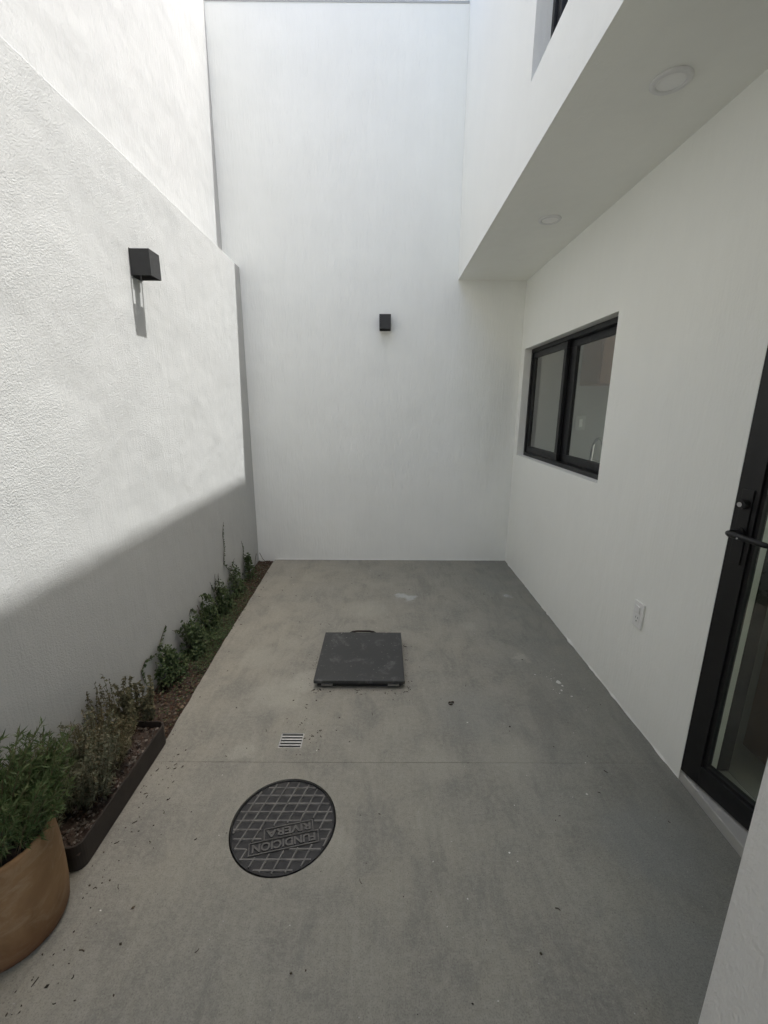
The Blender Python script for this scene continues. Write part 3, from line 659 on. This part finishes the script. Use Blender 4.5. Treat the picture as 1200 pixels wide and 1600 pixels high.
def fig(label, y, h, wy, dep, n, seed, tend=(), z0=-.012, xoff=0.0):
    """creeping fig: leafy clump against the wall with climbing tendrils"""
    rng = random.Random(seed); r = empty('climbing_plant', (XL + .06, y, z0)); tag(r, label, 'climbing plant', 'climbers along the left wall')
    V, F, lines = [], [], []
    for k in range(n):
        t = rng.random() ** .8; a = rng.uniform(-1, 1); shape = (1 - .45 * t) * (.85 + 1.1 * noise.noise(Vector((a * 2.2, t * 3.5, seed * 1.7))))
        yy = y + a * wy * shape + .02 * noise.noise(Vector((t * 6, seed, 0)))
        xx = XL + .006 + xoff + (rng.random() ** .7) * dep * (1 - .5 * t) * (1 - .3 * a * a)
        zz = z0 + t * h * (1 - .35 * a * a) * (1 + .5 * noise.noise(Vector((yy * 18, xx * 18, seed)))) + rng.uniform(-.01, .01)
        if noise.noise(Vector((xx * 30, yy * 30, zz * 30 + seed))) < -.18: continue
        p = Vector((xx, yy, max(zz, -.008))); d = Vector((rng.uniform(-.2, 1), rng.uniform(-1, 1), rng.uniform(-.9, .6)))
        L_ = rng.uniform(.012, .024); leaf_quads(V, F, p, d, Vector((1, 0, .6)) + rv(rng) * .6, L_, L_ * .78)
    for k in range(9):
        a = rng.uniform(-.5, .5); lines.append([Vector((XL + .03 + xoff, y + a * wy * .4, z0)), Vector((XL + .03 + rng.uniform(0, .03) + xoff, y + a * wy * .7, z0 + h * .45)), Vector((XL + .012 + xoff, y + a * wy, z0 + h * rng.uniform(.7, .98)))])
    for pts in tend:
        pp = [Vector((XL + .0045, a, b)) for a, b in pts]; fine = []
        for i in range(len(pp) - 1):
            for k in range(6): fine.append(pp[i].lerp(pp[i + 1], k / 6) + Vector((0, rng.uniform(-.003, .003), 0)))
        fine.append(pp[-1]); lines.append(fine)
        for i, q in enumerate(fine[:-2]):
            for k in range(3):
                d = Vector((.35, rng.choice((-1, 1)) * rng.uniform(.4, 1), rng.uniform(-.6, .5))); L_ = rng.uniform(.010, .019) * (1.1 - .5 * i / len(fine))
                leaf_quads(V, F, q + Vector((.002, 0, rng.uniform(-.008, .008))), d, Vector((1, 0, .3)), L_, L_ * .75)
    obj('stems', stems_mesh(lines, .0022, .0010, 5), M['vine'], r)
    obj('foliage', (V, [], F), M['ivy'], r)
fig('climber nearest the far wall, small clump with one short tendril', 3.62, .225, .11, .10, 800, 41, (((3.62, .18), (3.63, .27), (3.60, .35)),))
fig('climber with the longest tendril, reaching highest up the left wall', 3.27, .24, .125, .115, 1000, 42, (((3.28, .2), (3.16, .30), (3.20, .42), (3.19, .53), (3.23, .62)), ((3.30, .2), (3.40, .26))))
fig('upright climber with several short shoots on top, in front of the tallest tendril', 2.96, .235, .13, .125, 1200, 43, (((2.96, .18), (2.98, .29)), ((2.92, .18), (2.88, .27)), ((3.02, .18), (3.04, .27))))
fig('rounded leafy climber in the middle of the bed', 2.68, .23, .14, .135, 1400, 44, (((2.60, .17), (2.55, .22), (2.52, .19)),))
fig('broad climber spreading onto the soil, middle of the bed', 2.42, .215, .15, .155, 1500, 45, (((2.36, .16), (2.30, .21)),))
fig('nearest climber, arching tendrils hanging towards the trough', 2.13, .215, .12, .135, 1200, 46, (((2.13, .19), (2.20, .25), (2.235, .28)), ((2.08, .18), (2.00, .20), (1.955, .17), (1.965, .10), (2.00, .05))))
gc = empty('ground_cover', (-1.1, 2.55, -.01)); tag(gc, 'small creeping leaves scattered over the soil strip', 'ground cover', kind='stuff')
rng = random.Random(77); V, F = [], []
for k in range(3600):
    y = (rng.gauss(2.5, .20) if k % 3 else rng.gauss(2.95, .30)) if k < 2900 else rng.uniform(1.75, 3.95)
    if not 1.72 < y < YB - .05: continue
    x = rng.uniform(XL + .03, edge(y) + (.012 if k % 9 == 0 else -.004)); L_ = rng.uniform(.008, .016)
    leaf_quads(V, F, Vector((x, y, max(-.004, rng.random() * (.085 * max(0, .45 + 1.3 * noise.noise(Vector((y * 9, 2, 5)))) * min(1, (edge(y) - x) * 9) if k < 2900 else .010)))), Vector((rng.uniform(-1, 1), rng.uniform(-1, 1), rng.uniform(-.1, .5))), Vector((0, 0, 1)) + rv(rng) * .5, L_, L_ * .7)
gl = obj('leaves', (V, [], F), M['ivy'], gc); gl['kind'] = 'stuff'
tw = empty('dry_twig', (-1.18, 3.96, 0)); tag(tw, 'bent bare twig in the far left corner of the soil', 'twig')
b1 = bmesh.new(); tube(b1, [(-1.21, 3.82, -.01), (-1.205, 3.86, .10), (-1.20, 3.88, .135)], .0022, 5); obj('twig_stem', b1, M['vine'], tw)
b1 = bmesh.new(); tube(b1, [(-1.19, 3.95, .12), (-1.16, 3.94, .06), (-1.10, 3.93, .005)], .0022, 5); obj('twig_stem', b1, M['vine'], tw)

# ================================================================== litter on the floor
rng = random.Random(99)
def litter_pt(r):
    k = r.random()
    if k < .22:                                    # around the hatch
        a = r.random()
        if a < .5: return (r.uniform(-.42, .16), 2.05 - abs(r.gauss(0, .025)), .0015)
        if a < .8: return (-.385 - abs(r.gauss(0, .03)), r.uniform(2.03, 2.5), .0015)
        return (.135 + abs(r.gauss(0, .02)), r.uniform(2.05, 2.5), .0015)
    if k < .45:                                    # beside the trough and pot
        return (-.965 + abs(r.gauss(0, .09)), r.uniform(.75, 1.6), .0015)
    if k < .55:                                    # around the drain
        return (r.gauss(-.36, .09), r.gauss(1.70, .07), .0015)
    if k < .65:
        y = r.uniform(1.6, 3.9); return (edge(y) + abs(r.gauss(0, .05)) + .01, y, .0015)
    return (r.uniform(-.9, 1.15), r.uniform(.65, 3.9), .0015)
def okp(p): return not (GR[0] < p[0] < GR[1] and GR[2] < p[1] < GR[3]) and (Vector(p[:2]) - Vector(MC)).length > .2 and p[0] < 1.2 and not (-.37 < p[0] < .125 and 2.055 < p[1] < 2.57) and (Vector(p[:2]) - Vector((PX, PY))).length > .145
def litter_ok(r):
    while True:
        p = litter_pt(r)
        if okp(p): return p
lt = bits('floor_litter', 380, litter_ok, M['litter'], None, .0015, .0042, .35, 15); tag(lt, 'crumbs of soil and dry plant bits scattered over the concrete', 'litter', kind='stuff')
V, F = [], []
for k in range(85):
    p = Vector(litter_ok(rng)); p.z = .0012; a = rng.uniform(0, 3.14); d = Vector((math.cos(a), math.sin(a), 0)); L_ = rng.uniform(.006, .018); s = Vector((-d.y, d.x, 0)) * rng.uniform(.0008, .0018); c = s * rng.uniform(-3, 3); i = len(V)
    for t in (0, .5, 1):
        q = p + d * L_ * (t - .5) + c * (1 - (2 * t - 1) ** 2)
        V += [tuple(q - s), tuple(q + s), tuple(q + Vector((0, 0, .0022)))]
    for t in (0, 3): F += [(i + t, i + t + 3, i + t + 5, i + t + 2), (i + t + 2, i + t + 5, i + t + 4, i + t + 1), (i + t + 1, i + t + 4, i + t + 3, i + t)]
tt = obj('dry_twigs', (V, [], F), M['litter']); tag(tt, 'tiny dry twigs and leaf stalks scattered over the concrete', 'litter', kind='stuff')
def fleck_pt(r):
    k = r.random()
    if k < .25: return (.998 + r.gauss(0, .05), 2.10 + r.gauss(0, .07), .0008)
    while True:
        p = (r.uniform(-.9, 1.15), r.uniform(.6, 3.95), .0008)
        if okp(p): return p
fl = bits('paint_flecks', 95, fleck_pt, M['fleck'], None, .0012, .0036, .2, 16); tag(fl, 'small white paint flecks dried on the concrete', 'paint fleck', kind='stuff')
sp = empty('paint_splash', (.998, 2.116, 0)); tag(sp, 'white dried paint splash on the concrete near the right wall', 'paint splash')
def blob(bm, x, y, r, seed, h=.0012):
    c = bm.verts.new((x, y, h)); ring = []
    for k in range(14):
        a = 2 * math.pi * k / 14; q = r * (1 + .5 * noise.noise(Vector((math.cos(a) * 1.6, math.sin(a) * 1.6, seed)))); ring.append(bm.verts.new((x + q * math.cos(a), y + q * math.sin(a), .0004)))
    for k in range(14): bm.faces.new((c, ring[k], ring[(k + 1) % 14]))
for i, (x, y, r) in enumerate(((.998, 2.116, .014), (1.006, 2.085, .006), (.985, 2.045, .006), (.965, 2.02, .0035), (1.02, 1.995, .005))):
    b1 = bmesh.new(); blob(b1, x, y, r, i * 3.1); obj('drop', b1, M['fleck'], sp)
# curled dead leaf
b1 = bmesh.new(); pts = 16
for k in range(pts):
    a = k / (pts - 1) * 5.4; r = .013 + .002 * math.sin(a * 2)
    for z, q in ((.001, 1.0), (.009 + .003 * math.sin(a * 3), 1.15)): b1.verts.new((.363 + r * q * math.cos(a), 1.93 + r * q * .8 * math.sin(a), z))
b1.verts.ensure_lookup_table()
for k in range(pts - 1): b1.faces.new([b1.verts[i] for i in (2 * k, 2 * k + 2, 2 * k + 3, 2 * k + 1)])
dl = obj('dead_leaf', b1, M['litter'], None, smooth=True); so_ = dl.modifiers.new('thick', 'SOLIDIFY'); so_.thickness = .0012
tag(dl, 'curled dark dead leaf lying on the bare concrete right of the hatch', 'leaf')
for o in bpy.data.objects:
    if '_w' in o.keys(): del o['_w']
